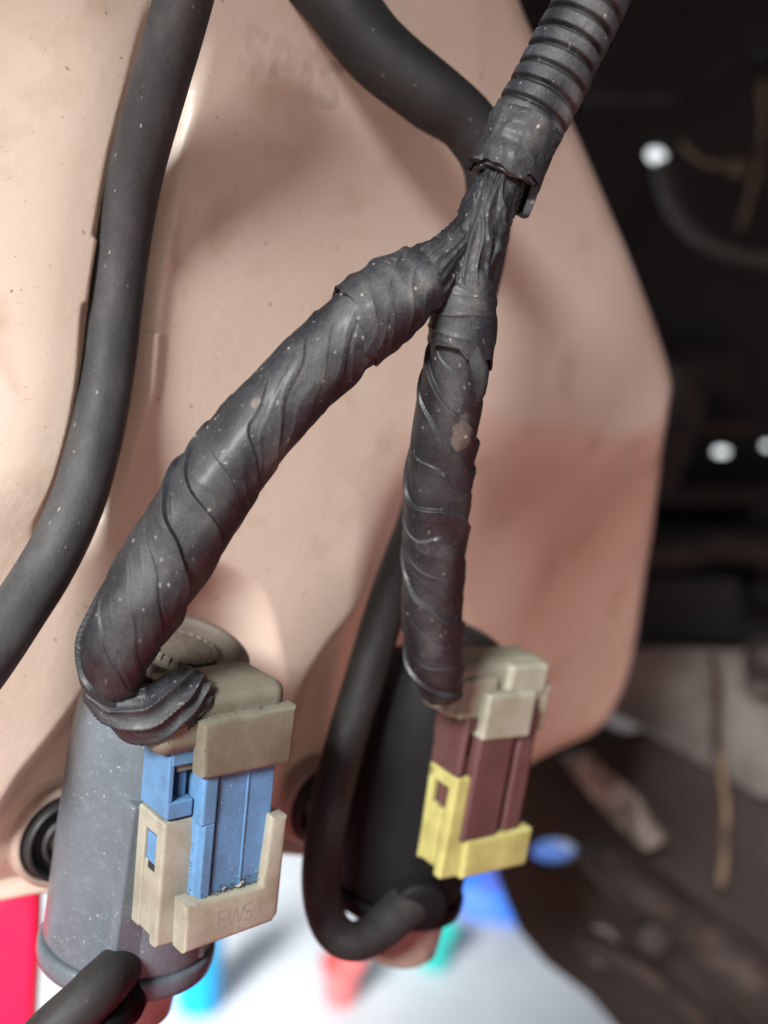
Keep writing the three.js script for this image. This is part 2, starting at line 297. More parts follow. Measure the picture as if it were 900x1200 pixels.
// ------------------------------------------------------------------ engine bay around
{
  const dk = (name, label, cat, pts, d, thick, mat, holes = [], group) => { // plate facing the camera; outline by picture points at depth d
    const base = pts.reduce((a, [x, y]) => a.add(P(x, y, d)), V(0, 0, 0)).divideScalar(pts.length);
    const t = thing(name, label, cat, frame(ID, base), group);
    const w = (q) => q.map(([x, y]) => { const p = P(x, y, d).sub(base); return [p.x, p.y]; });
    part('plate', triUV(prism(w(pts), thick, Math.min(2, thick / 3), holes.map(w)), 260).translate(0, 0, -thick), mat, t);
    return [t, base];
  };
  const ell = (x, y, a, b) => Array.from({ length: 28 }, (_, i) => [x + a * Math.cos(-i / 28 * 6.2832), y + b * Math.sin(-i / 28 * 6.2832)]);
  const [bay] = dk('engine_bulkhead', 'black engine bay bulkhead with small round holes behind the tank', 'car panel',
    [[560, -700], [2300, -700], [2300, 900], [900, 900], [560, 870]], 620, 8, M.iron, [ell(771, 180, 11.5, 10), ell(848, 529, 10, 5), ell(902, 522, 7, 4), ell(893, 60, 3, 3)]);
  { // ribs and boxes pressed into the panel
    const b = [[560, -700], [2300, -700], [2300, 900], [900, 900], [560, 870]].reduce((a, [x, y]) => a.add(P(x, y, 620)), V(0, 0, 0)).divideScalar(5);
    const bx = (x0, y0, x1, y1, d, th, mat, name) => { const a = P(x0, y1, d), c = P(x1, y0, d); part(name, rb(a.x, c.x, a.y, c.y, -d - th, -d, 5).translate(-b.x, -b.y, -b.z), mat, bay); };
    bx(740, 565, 905, 596, 560, 60, M.ironBrown, 'rib'); bx(748, 612, 940, 640, 555, 64, M.iron, 'rib'); bx(800, 400, 870, 470, 590, 32, M.ironBrown, 'boss');
    bx(745, 672, 872, 756, 540, 80, M.iron, 'box'); bx(880, 560, 990, 700, 560, 60, M.iron, 'box'); bx(690, -40, 800, 120, 585, 40, M.iron, 'box');
    bx(770, 486, 900, 512, 570, 48, M.ironBrown, 'rib');
  }
{ const t = thing('car_fender', 'dull red inner side of the car fender at far right', 'car fender', frame(ID, V(262, 0, -190)));
    part('skin', rb(-3, 3, -230, -40, -260, 240, 2), M.redDull, t); part('lip', rb(-14, 3, -246, -228, -260, 240, 3), M.redDull, t); }
  { // roof of the bay over tank and camera side
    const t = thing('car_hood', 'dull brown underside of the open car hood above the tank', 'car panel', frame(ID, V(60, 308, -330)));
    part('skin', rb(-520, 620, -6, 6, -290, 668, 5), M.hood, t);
  }
  { const [rail] = dk('frame_rail', 'wide grey brown frame rail below the black box', 'car frame', [[700, 768], [760, 758], [1100, 764], [1100, 1020], [905, 958], [840, 905], [770, 862], [715, 835]], 500, 40, M.steel);
    rail.children[0].rotation.x = -0.25; }
  dk('splash_shield', 'dark brown underbody splash shield with a curved edge and one hole', 'splash shield',
    [[560, 960], [575, 880], [640, 870], [760, 860], [900, 940], [1300, 990], [1300, 1600], [940, 1600], [800, 1290], [728, 1212], [690, 1168], [640, 1130], [608, 1092], [590, 1050]], 440, 10, M.ironBrown, [ell(651, 1001, 27, 16)]);
  { // bracket, rod and blobs standing on the shield
    const o = P(720, 935, 425), t = thing('bracket', 'pale brown angled bracket on the dark underbody shield', 'bracket', frame(ID, o));
    const q = [[655, 884], [690, 880], [745, 930], [778, 980], [752, 992], [726, 968], [690, 930]].map(([x, y]) => { const p = P(x, y, 425).sub(o); return [p.x, p.y]; });
    part('strip', prism(q, 7, 1.2), M.steel, t);
    const o2 = P(848, 960, 420), r = thing('thin_rod', 'thin tan upright rod in front of dark shield', 'rod', frame(ID, o2));
    part('rod', tube([{ p: P(845, 880, 420), r: 1.9 }, { p: P(850, 960, 420), r: 1.9 }, { p: P(846, 1034, 420), r: 1.9 }], { seg: 30, rad: 16, cap0: 1, cap1: 1 }), M.tan, r, o2);
    const o3 = P(760, 1090, 400), a = thing('suspension_arm', 'dark brown control arm with dull highlights at lower right', 'suspension arm', frame(ID, o3));
    part('arm', tube([{ p: P(705, 1000, 405), r: 8 }, { p: P(760, 1055, 398), r: 11 }, { p: P(820, 1095, 398), r: 9 }, { p: P(880, 1150, 400), r: 12 }, { p: P(960, 1230, 410), r: 12 }], { seg: 60, rad: 28, cap0: 1, cap1: 1, disp: (s, q) => 0.8 * nz(s * 0.1, q * 2) }), M.ironBrown, a, o3);
    part('bolt', lathe([[0, 4], [5, 4], [6, 2], [6, -3], [0, -3]], 6).rotateX(1.2).translate(...P(765, 1100, 385).sub(o3).toArray()), M.ironBrown, a);
    part('tie_rod', tube([{ p: P(690, 1105, 400), r: 5 }, { p: P(740, 1130, 396), r: 4 }, { p: P(800, 1175, 396), r: 4 }, { p: P(860, 1240, 400), r: 4 }], { seg: 40, rad: 20, cap0: 1, cap1: 1 }), M.ironBrown, a, o3);
    const o4 = P(900, 775, 470), ring = thing('metal_ring', 'grey metal ring at the right edge above frame rail', 'ring', frame(ID, o4));
    part('ring', new THREE.TorusGeometry(8, 2.6, 16, 40), M.ironBrown, ring);
  }
  { // smaller fittings in the dark bay
    const bolt = (label, x, y, d, r, mat) => { const t = thing('hex_bolt', label, 'bolt', frame(ID, P(x, y, d))); part('head', lathe([[0, 3], [r * 0.8, 3], [r, 2], [r, -2], [0, -2]], 6).rotateX(1.2), mat, t); part('washer', lathe([[0, -1.4], [r * 1.5, -1.4], [r * 1.5, -2.6], [0, -2.6]], 32).rotateX(1.2), mat, t); };
    bolt('dull steel bolt on the dark shield below the tan bracket', 705, 1108, 405, 4.5, M.steel);
    const pipe = (name, label, cat, l, d, r, mat) => { const o = P(l[1][0], l[1][1], d), t = thing(name, label, cat, frame(ID, o)); part('tube', tube(l.map(([x, y]) => ({ p: P(x, y, d), r })), { seg: 70, rad: 20, cap0: 1, cap1: 1 }), mat, t, o); };
    pipe('coolant_pipe', 'dark horizontal pipe low in the bay right of tank', 'pipe', [[740, 640], [790, 650], [850, 640], [930, 656]], 530, 8, M.ironBrown);
    pipe('brake_line', 'thin brown line crossing the grey frame rail', 'pipe', [[835, 770], [842, 810], [838, 850], [846, 900]], 455, 1.6, M.rust);
    pipe('fuel_hose', 'dark hose rising behind the bright middle spot', 'hose', [[800, 430], [806, 470], [790, 520], [770, 575]], 560, 9, M.ironBrown);
  }
  { // cables in the dark bay
    const c1 = [[776, 196], [786, 232], [812, 270], [852, 292], [910, 302], [990, 296]].map(([x, y]) => ({ p: P(x, y, 560), r: 5.5 }));
    const o = P(812, 270, 560), t = thing('bay_cable', 'thick dark grey cable curving below the bright hole', 'cable', frame(ID, o));
    part('sheath', tube(c1, { seg: 80, rad: 20, cap0: 1, cap1: 1 }), std({ color: lin(0.035, 0.035, 0.034), roughness: 0.6 }), t, o);
    const w1 = [[893, 96], [893, 150], [886, 205], [875, 240], [868, 268]].map(([x, y]) => ({ p: P(x, y, 520), r: 1.7 })), o1 = P(886, 205, 520);
    const t1 = thing('thin_wire', 'thin tan wire hanging down in the dark bay', 'wire', frame(ID, o1));
    part('wire', tube(w1, { seg: 50, rad: 12, cap0: 1, cap1: 1 }), M.tan, t1, o1);
    const w2 = [[800, 168], [815, 184], [840, 193], [866, 194]].map(([x, y]) => ({ p: P(x, y, 525), r: 1.5 })), o2 = P(866, 194, 525);
    const t2 = thing('thin_wire', 'short brown wire with a clip at its end beside the bright hole', 'wire', frame(ID, o2));
    part('wire', tube(w2, { seg: 40, rad: 12, cap0: 1, cap1: 1 }), std({ color: lin(0.12, 0.085, 0.06), roughness: 0.7 }), t2, o2);
    part('clip', rb(-4, 4, -4.5, 3, -3, 3, 1.5), M.tan, t2);
  }
}

// ------------------------------------------------------------------ red bumper below the pumps
{
  const o = V(-40, -130, -200), t = thing('red_bumper', 'glossy red car bumper below the pumps at lower left', 'bumper', frame(ID, o));
  const prof = [[-215, -106], [-190, -96], [-160, -84], [-138, -85], [-122, -99], [-110, -128], [-104, -170], [-112, -215]];
  const outer = new THREE.CatmullRomCurve3(prof.map(([z, y]) => V(0, y, z))).getSpacedPoints(60), pos = [], idx = [], uv = [];
  const U = 40;
  const grid = (off) => { for (let i = 0; i <= 60; i++) for (let j = 0; j <= U; j++) { const p = outer[i], x = lerp(-260, 190, j / U); pos.push(x, p.y - off - 0.0005 * (x + 30) * (x + 30), p.z - off * 0.6 - 0.0007 * (x + 30) * (x + 30)); uv.push(x / 40, i / 20); } };
  grid(0); grid(3);
  const w = U + 1, off = 61 * w;
  for (let i = 0; i < 60; i++) for (let j = 0; j < U; j++) { const a = i * w + j, b = a + 1, c = a + w, d = c + 1; idx.push(a, c, b, b, c, d, a + off, b + off, c + off, b + off, d + off, c + off); }
  const g = new THREE.BufferGeometry(); g.setAttribute('position', new THREE.Float32BufferAttribute(pos, 3)); g.setAttribute('uv', new THREE.Float32BufferAttribute(uv, 2)); g.setIndex(idx); g.computeVertexNormals();
  part('skin', g, M.red, t, o);
  const q = [[-300, 1010], [30, 1006], [49, 1040], [47, 1120], [42, 1210], [36, 1330], [-300, 1330]].map(([x, y]) => P(x, y, 228)).map((p) => [p.x, p.y]);
  part('flange', prism(q, 5, 1.6).translate(0, 0, -230), M.red, t, o);   // rises at the left, behind the tank's lower corner
}

// ------------------------------------------------------------------ bright plastic things lying on the ground far behind
function cup(name, label, x, y, r, h, mat, tilt = 0, group) {
  const p = onGround(x, y), m = new THREE.Matrix4().makeRotationZ(tilt).setPosition(p.x, p.y + (tilt ? r * MM : 0), p.z);
  const t = thing(name, label, 'plastic cup', m, group);
  part('wall', lathe([[0, 0.5], [r * 0.72, 0.5], [r * 0.76, 2], [r, h], [r + 1, h + 1], [r - 1, h + 1], [r * 0.7, 3], [0, 3]], 40), mat, t);
  part('rim', new THREE.TorusGeometry(r, 1.4, 10, 40).rotateX(Math.PI / 2).translate(0, h, 0), mat, t);
}
cup('plastic_cup', 'pink plastic cup on the pale ground below the looped hose', 398, 1172, 17, 34, M.pink);
cup('plastic_cup', 'teal plastic cup on the pale ground beside the blue sheet', 508, 1130, 17, 34, M.teal);
{ // cyan bottle lying behind the first pump
  const p = onGround(232, 1178), t = thing('plastic_bottle', 'bright cyan plastic bottle on the ground behind first pump', 'bottle', new THREE.Matrix4().makeTranslation(p.x, p.y, p.z));
  part('body', lathe([[0, 0], [15, 0], [17, 2], [17, 70], [14, 82], [7, 92], [7, 100], [0, 100]], 40), M.cyan, t);
  part('cap', lathe([[0, 100.5], [8, 100.5], [8, 112], [7, 113], [0, 113]], 24), M.cyan, t);
}
{ // blue sheet crumpled on the ground
  const p = onGround(605, 1040), t = thing('plastic_sheet', 'crumpled bright blue plastic sheet on the ground behind second connector', 'plastic sheet', new THREE.Matrix4().makeTranslation(p.x, p.y, p.z));
  const g = new THREE.SphereGeometry(1, 60, 40), a = g.attributes.position;
  for (let i = 0; i < a.count; i++) { const x = a.getX(i), y = a.getY(i), z = a.getZ(i), k = 1 + 0.25 * fbm(x * 2, y * 2, z * 2); a.setXYZ(i, x * 92 * k, Math.max(0, y * 34 * k + 8), z * 70 * k); }
  g.computeVertexNormals(); part('sheet', g, M.blueBag, t);
  part('fold', rb(-10, 10, 0, 26, -6, 6, 5).translate(-28, 6, 46), M.purple, t);
}

// ------------------------------------------------------------------ the washer tank
{
  const t = thing('washer_tank', 'pale pinkish translucent plastic fluid tank behind hoses and pumps', 'fluid tank', F1.clone().multiply(new THREE.Matrix4().makeTranslation(0, -0.04, NT * MM)));
  const ori = V(0, -40, NT);
  const fA = pick(560, 480, NT), fB = pick(790, 492, NT), fy = (x) => lerp(fA.y, fB.y, (x - fA.x) / (fB.x - fA.x));
  const slope = (x, y) => { const dn = Math.max(0, fy(x) + 4 * nz(x * 0.045, 2.2) - y), w = 17, q = dn < w ? dn * dn / (2 * w) : dn - w / 2; return 32 * (1 - Math.exp(-1.0 * q / 32)) * sst(50, 80, x); };   // the lower right wall leans inwards
  const ol = [[-150, -330], [200, -330], [520, -300], [590, -120], [608, -20], [640, 60], [690, 172], [742, 296], [783, 412], [789, 446], [783, 500], [768, 620], [748, 740], [730, 808], [700, 858], [645, 887], [560, 930], [430, 985], [340, 1012], [200, 1040], [60, 1060], [-150, 1066]]
    .map(([x, y]) => { let p = pick(x, y, NT - 5); for (let i = 0; i < 60; i++) p = pick(x, y, p.z + 0.15 * (NT - 5 - slope(p.x, p.y) - p.z)); return p; });
  const cv = new THREE.CatmullRomCurve3(ol, true, 'centripetal').getSpacedPoints(900);
  cv.pop();
  const C = pick(360, 470, NT), NR = 230, NO = cv.length;
  const poly = (list) => list.map(([x, y]) => pick(x, y, NT)), soft = (l) => new THREE.CatmullRomCurve3(l, true, 'centripetal').getPoints(90).slice(0, -1);
  const sd = (pts, x, y) => { let d = 1e9, s = 1; for (let i = 0, j = pts.length - 1; i < pts.length; j = i++) { const a = pts[i], b = pts[j], ex = b.x - a.x, ey = b.y - a.y, wx = x - a.x, wy = y - a.y, k = clamp((wx * ex + wy * ey) / (ex * ex + ey * ey)), bx = wx - ex * k, by = wy - ey * k; d = Math.min(d, bx * bx + by * by); const c1 = y >= a.y, c2 = y < b.y, c3 = ex * wy > ey * wx; if ((c1 && c2 && c3) || (!c1 && !c2 && !c3)) s = -s; } return s * Math.sqrt(d); };
  const pk1 = poly([[104, 815], [150, 735], [225, 668], [292, 690], [322, 770], [335, 900], [330, 1150], [-200, 1180], [-200, 1040], [-10, 968], [30, 912], [66, 868]]);
  const pk2 = poly([[372, 800], [450, 706], [540, 676], [596, 706], [640, 800], [662, 900], [640, 1000], [360, 1150], [338, 980], [345, 880]]);
  const spk1 = soft(pk1), spk2 = soft(pk2);
  const hl0 = poly([[232, -60], [215, 0], [187, 100], [160, 200], [143, 290], [131, 370], [124, 450], [108, 530], [86, 600], [57, 660], [20, 718], [-30, 790], [-90, 860]]);
  const hl = new THREE.CatmullRomCurve3(hl0).getPoints(120);
  const gro = (x, y) => { // signed distance (right positive) from the hose's line and the distance along it
    let best = 1e9, sg = 0, al = 0;
    for (let i = 0; i < hl.length - 1; i++) { const a = hl[i], b = hl[i + 1], ex = b.x - a.x, ey = b.y - a.y, k = clamp(((x - a.x) * ex + (y - a.y) * ey) / (ex * ex + ey * ey)), dx = x - a.x - ex * k, dy = y - a.y - ey * k, d = Math.hypot(dx, dy); if (d < best) { best = d; sg = Math.sign(dx * -ey + dy * ex) || 1; al = (i + k) / (hl.length - 1); } }
    return [best * sg, al];
  };
  const height = (x, y) => {
    let h = 0.5 * fbm(x * 0.02, y * 0.02, 3.3, 3);
    const s1 = sd(spk1, x, y), s2 = sd(spk2, x, y);
    h -= 6.5 * (1 - sst(-5.5, 2.2, s1)); h -= 7 * (1 - sst(-6, 4, s2));
    const [g, al] = gro(x, y), on = sst(0.08, 0.2, al) * (1 - sst(0.62, 0.74, al));
    const notch = 0.7 * sst(0.33, 0.333, al) - 0.7 * sst(0.405, 0.41, al);
    const lw = 4.9 - notch;                                       // the channel for the hose: left shoulder, right lip
    const gl = Math.max(0, -g - 5); h -= 0.011 * gl * gl * on;
    h += 1.6 * sst(lw - 0.5, lw + 0.8, -g) * (1 - sst(9, 22, -g)) * on;
    h -= 3.6 * (1 - sst(lw - 1.3, lw, -g)) * (1 - sst(3.6, 7, g)) * on;
    h += 1.5 * sst(3.6, 5.4, g) * (1 - sst(6.4, 10, g)) * sst(0.2, 0.3, al) * on * (1 - sst(0.5, 0.58, al)) * (1 - 0.35 * sst(0.34, 0.342, al) * (1 - sst(0.43, 0.432, al)));
    return h;
  };
  const pos = [], uv = [], idx = [], RO = 11;
  const edge = (x, y) => { let d = 1e9; for (let i = 0; i < NO; i++) { const a = cv[i]; const q = (a.x - x) * (a.x - x) + (a.y - y) * (a.y - y); if (q < d) d = q; } return Math.sqrt(d); };
  for (let r = 0; r <= NR; r++) {
    const k = r / NR, s = 1 - Math.pow(1 - k, 1.35);
    for (let i = 0; i < NO; i++) {
      const x = lerp(C.x, cv[i].x, s), y = lerp(C.y, cv[i].y, s), d = r === NR ? 0 : edge(x, y);
      const drop = d < RO ? RO - Math.sqrt(Math.max(0, RO * RO - (RO - d) * (RO - d))) : 0;
      pos.push(x, y, NT - drop - slope(x, y) + height(x, y) * sst(0, 4, d)); uv.push(x / 60, y / 60);
    }
  }
  for (let b = 1; b <= 8; b++) for (let i = 0; i < NO; i++) { const k = 1 - 0.10 * Math.pow(b / 8, 2); pos.push(lerp(C.x, cv[i].x, k), lerp(C.y, cv[i].y, k), NT - RO - b * 6 - slope(cv[i].x, cv[i].y)); uv.push((cv[i].x + b * 6) / 60, (cv[i].y + b * 6) / 60); }
  pos.push(C.x, C.y, NT - RO - 50); uv.push(0, 0);
  const rows = NR + 8;
  for (let r = 0; r < rows; r++) for (let i = 0; i < NO; i++) { const a = r * NO + i, b = r * NO + (i + 1) % NO, c = a + NO, d = b + NO; idx.push(a, c, b, b, c, d); }
  const last = rows * NO; for (let i = 0; i < NO; i++) idx.push(last + i, (rows + 1) * NO, last + (i + 1) % NO);
  const g = new THREE.BufferGeometry(); g.setAttribute('position', new THREE.Float32BufferAttribute(pos, 3)); g.setAttribute('uv', new THREE.Float32BufferAttribute(uv, 2)); g.setIndex(idx); g.computeVertexNormals();
  if (g.attributes.normal.getZ(0) < 0) { for (let i = 0; i < idx.length; i += 3) [idx[i + 1], idx[i + 2]] = [idx[i + 2], idx[i + 1]]; g.setIndex(idx); g.computeVertexNormals(); }
  part('shell', g, M.tank, t, ori);
  // raised moulded letters near the top
  const font = await new FontLoader().loadAsync('fonts/droid/droid_sans_bold.typeface.json');
  const tg = triUV(new TextGeometry('SPIS', { font, size: 7, depth: 0.08, curveSegments: 6, bevelEnabled: true, bevelThickness: 0.06, bevelSize: 0.3, bevelSegments: 2 }));
  const at = pick(276, 80, NT); tg.rotateZ(-0.12).translate(at.x, at.y, NT - 0.12 + height(at.x + 8, at.y));
  part('lettering', tg, M.tank, t, ori);
}

// ------------------------------------------------------------------ grommets in the tank ports
function grommet(label, x, y, n, r) {
  const c = pick(x, y, n), t = thing('rubber_grommet', label, 'grommet', F1.clone().multiply(new THREE.Matrix4().makeTranslation(c.x * MM, c.y * MM, c.z * MM)));
  const ring = lathe([[r * 0.45, -3], [r * 0.45, 2.2], [r * 0.6, 2.8], [r * 0.62, 1.2], [r * 0.8, 1.2], [r * 0.86, 2.6], [r * 0.97, 2.2], [r, 0.6], [r, -3]], 64).rotateX(Math.PI / 2);
  part('seal', triUV(ring), M.blackRubber, t);
  part('collar', triUV(lathe([[r * 1.02, -3], [r * 1.02, 0.6], [r * 1.1, 1.1], [r * 1.2, 0.4], [r * 1.24, -3]], 64).rotateX(Math.PI / 2)), M.nozzle, t);
}
grommet('black rubber grommet in tank port beside the grey pump', 74, 980, -38.5, 7.2);
grommet('black rubber grommet in tank port behind the looped hose', 376, 940, -36.5, 7.2);

// ------------------------------------------------------------------ washer pumps
function pump(label, Fm, u, n, tilt, grey) {
  const lm = new THREE.Matrix4().makeRotationZ(-tilt).setPosition(u * MM, -0.047, n * MM);
  const t = thing('washer_pump', label, 'washer pump', Fm.clone().multiply(lm), grey ? undefined : undefined);
  const body = grey ? M.pumpGrey : M.pumpBlack, y0 = 47;              // local height of the connector's top edge
  part('motor_body', cylUV(lathe([[12.5, 3.6], [12.9, 4.4], [12.9, 20], [12.6, 36], [12.1, 40], [11.4, 43.5], [10.4, 46], [8.6, 47.6], [0, 48]], 120), 12.9), body, t);
  part('flange', cylUV(lathe([[0, 0], [12.6, 0], [13.4, 0.5], [13.6, 1.4], [13.6, 3], [13.2, 3.5], [12.4, 3.6], [12.2, 3.2], [0, 3.2]], 120), 13), body, t);
  // dished end cap with a knurled hub
  const CX = 2.2, CY = 1.6, CZ = -11;
  const cap = part('end_cap', cylUV(lathe([[8.6, 46.6], [9.6, 47.0], [10.2, 47.8], [10.4, 49.2], [10.2, 50.2], [9.5, 50.8], [8.8, 50.4], [8.2, 49.4], [5.2, 48.9], [4.8, 49.6], [4.2, 50.2], [0, 50.4]], 96).rotateX(0.24).translate(CX, CY, CZ), 10), grey ? M.capBlack : M.blackRubber, t);
  const teeth = []; for (let i = 0; i < 22; i++) { const a = i / 22 * Math.PI * 2; teeth.push(rb(-0.4, 0.4, 48.9, 50.3, -0.6, 0.6, 0.2, 1).translate(4.9, 0, 0).rotateY(a).rotateX(0.24).translate(CX, CY, CZ)); }
  part('knurl', teeth, grey ? M.capBlack : M.blackRubber, cap);
  // flat mount the connector is plugged on, with its side rail
  part('mount', rb(-6.2, 7, 4, 38, 5, -10.3 - n, 0.8), body, t);
  part('side_rail', rb(grey ? -9.2 : -7.2, -4.6, 5, 31, 3, grey ? 11.9 : 9.4, 0.6), body, t);
  // lower housing and outlet
  part('lower_cup', cylUV(lathe([[0, -9], [7, -9], [8.2, -8], [8.6, -3], [9.6, -0.6], [11, 0.2], [0, 0.2]], 80).translate(grey ? 0 : 3.4, 0, 0).scale(1, grey ? 1 : 1.25, 1), 10), M.nozzle, t);
  return t;
}
const p1 = pump('dusty grey washer pump holding the blue connector', F1, 3.4, -22, 0.07, true);
const p2 = pump('black washer pump holding the brown and yellow connector', F2, 2.0, -19.5, 0.05, false);
// outlets on the pumps, each where its hose is pushed on
part('outlet', lathe([[0, 0], [4.6, 0], [4.9, 1], [4.9, 6], [3.6, 7], [3.2, 16], [0, 16]], 40).rotateX(Math.PI / 2).rotateY(-0.75).scale(0.8, 0.8, 0.8).translate(-4, 0.5, 8), M.pumpBlack, p1);
{ // the black pump's outlet points at the end of its looped hose
  p2.updateMatrixWorld(true);
  const e = P(488, 1050, 197).multiplyScalar(MM).applyMatrix4(CM).applyMatrix4(p2.matrixWorld.clone().invert()).multiplyScalar(1000), c = V(1, e.y + 2.5, 0), d = e.clone().sub(c).normalize();
  part('outlet', tube([{ p: c, r: 5.2 }, { p: e.clone().addScaledVector(d, -2), r: 5.2 }, { p: e, r: 5.1 }, { p: e.clone().addScaledVector(d, 3), r: 5.0 }], { seg: 40, rad: 40, cap0: 1, cap1: 1, capLong: 0.3 }), M.pumpBlack, p2);
}

// ------------------------------------------------------------------ connectors
{ // blue
  const t = thing('electrical_connector', 'blue electrical connector with beige socket and grey brown cover, plugged on grey pump', 'connector', F1);
  const ho = part('housing', [prism([[1.7, -34 + 1], [1.7, -9.5], [1.7, -1], [14, -1], [14, -33]], 8.4, 0.9).translate(0, 0, -9.8)], M.blue, t);
  part('ridge', [rb(2.1, 3.9, -26.8, -15.3, -1.9, -0.55, 0.35), rb(1.5, 4.0, -15.6, -6, -2.6, -0.5, 0.5)], M.blue, ho);
  part('rib', rb(4.35, 13.4, -26.6, -3, -1.6, -1.05, 0.2), M.blue, ho);
  part('rib', rb(8.8, 9.2, -26.4, -6, -1.3, -0.9, 0.15), M.blue, ho);
  // window frame at the upper left: four bars round a recess
  const fr = [rb(-2.7, -1.7, -14.6, -5.4, -10, -2.9, 0.35), rb(-2.4, 2.0, -7.0, -4.6, -10, -2.75, 0.35), rb(-2.6, 1.5, -14.7, -12.1, -10, -2.8, 0.35), rb(-2.75, -1.2, -14.5, -5.6, -10, -5.6, 0.3)];
  part('latch_frame', fr, M.blue, t);
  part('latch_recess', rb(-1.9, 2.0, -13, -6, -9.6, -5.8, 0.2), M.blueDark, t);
  part('latch_tongue', rb(-0.2, 1.0, -12.4, -8.4, -6, -4.2, 0.3), M.blue, t);
  part('latch_pad', rb(-1.2, 1.6, -8.2, -7.0, -6, -3.4, 0.3), M.cover, t);
  // beige socket: left column with a slotted side, U-shaped clip in front
  const so = part('socket', [
    prism([[-2.7, -33.5], [-2.7, -15.0], [-0.9, -15.0], [3.3, -17.3], [3.3, -27], [1.6, -33.7]], 2.2, 0.55).translate(0, 0, -5.1),
    rb(-2.7, 3.2, -17.7, -15.1, -10.3, -3.2, 0.35), rb(-2.72, -1.6, -33.4, -15.3, -5.0, -3.0, 0.4), rb(-2.66, -1.4, -33.0, -15.4, -10.6, -8.2, 0.4), rb(-2.3, 3, -33, -22.4, -10.2, -4, 0.3), rb(-1.2, 3, -24, -15.6, -10, -4, 0.2),
  ], M.beige, t);
  part('clip', [prism([[-0.1, -33.6], [-0.4, -26.2], [1.2, -26.2], [12.1, -26.6], [12.7, -16.0], [15.6, -16.6], [15.5, -31.9], [14.6, -33.0]], 3.6, 0.7).translate(0, 0, -3.3), rb(12.6, 15.4, -32.5, -16.4, -9, -1, 0.6)], M.beige, t);
  part('side_slot', rb(-2.5, -2.1, -22.2, -18, -7.6, -3.6, 0.1), M.blue, t);
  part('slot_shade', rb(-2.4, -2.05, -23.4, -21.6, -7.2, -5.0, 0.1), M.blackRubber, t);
  const font = await new FontLoader().loadAsync('fonts/droid/droid_sans_regular.typeface.json');
  const tg = (s, size, x, y) => new TextGeometry(s, { font, size, depth: 0.08, curveSegments: 5 }).rotateZ(-0.02).translate(x, y, 0.242);
  part('lettering', [tg('E', 2.9, 4.4, -31.3), tg('W', 2.5, 6.3, -31.2), tg('S', 2.7, 8.9, -31.2), tg('I', 2.9, 11.0, -31.3)].map((g) => triUV(g)), M.grimeInk, so);
  part('mark', [tg('4', 1.4, 7.8, -33.0)].map((g) => triUV(g)), M.grimeInk, so);
  { // grit caught in the seams
    const r = rng(77), dark = [], pale = [];
    const grain = (list, x, y, z, k) => list.push(new THREE.IcosahedronGeometry(k, 0).rotateX(r() * 6).rotateY(r() * 6).scale(1, 0.7 + 0.5 * r(), 0.7).translate(x, y, z));
    for (let i = 0; i < 150; i++) { const e = Math.pow(r(), 3); grain(dark, 2.4 + r() * 10, -26.3 + e * 1.6, -1.1 + r() * 0.7, 0.05 + 0.10 * r()); }
    for (let i = 0; i < 50; i++) grain(dark, 1.4 + r() * 1.0, -26.5 + r() * 9, -2.4 + r() * 0.3, 0.04 + 0.07 * r());
    for (let i = 0; i < 70; i++) grain(dark, 1 + r() * 14, -0.1 + r() * 0.5, -2.6 + r() * 2.2, 0.04 + 0.06 * r());
    for (let i = 0; i < 9; i++) grain(pale, 6 + r() * 3.4, -26.1 + r() * 0.6, -0.9 + r() * 0.6, 0.10 + 0.13 * r());
    for (let i = 0; i < 16; i++) grain(pale, 4.6 + r() * 8.4, -25 + r() * 16, -1.02, 0.04 + 0.07 * r());
    tag(part('dirt', dark, M.grit, t), 'stuff'); tag(part('sand', pale, M.gritPale, t), 'stuff');
  }
  // rear cover: body and front flap
  const cv = part('rear_cover', [rb(-5.4, 15.1, -5.2, 3.3, -13, -1.6, 2.2, 5), rb(-3.4, 2.2, -4.9, -1, -12, -2.2, 0.8)], M.cover, t);
  part('flap', [prism([[0.2, -0.2], [0.6, -8.0], [1.4, -8.3], [15.0, -8.5], [15.3, -7.6], [15.4, 0.1], [2.6, 0.1]], 3.2, 0.75).translate(0, 0, -2.9), rb(13.6, 15.3, -8.2, -0.4, -9, -1, 0.7)], M.cover, cv);
}
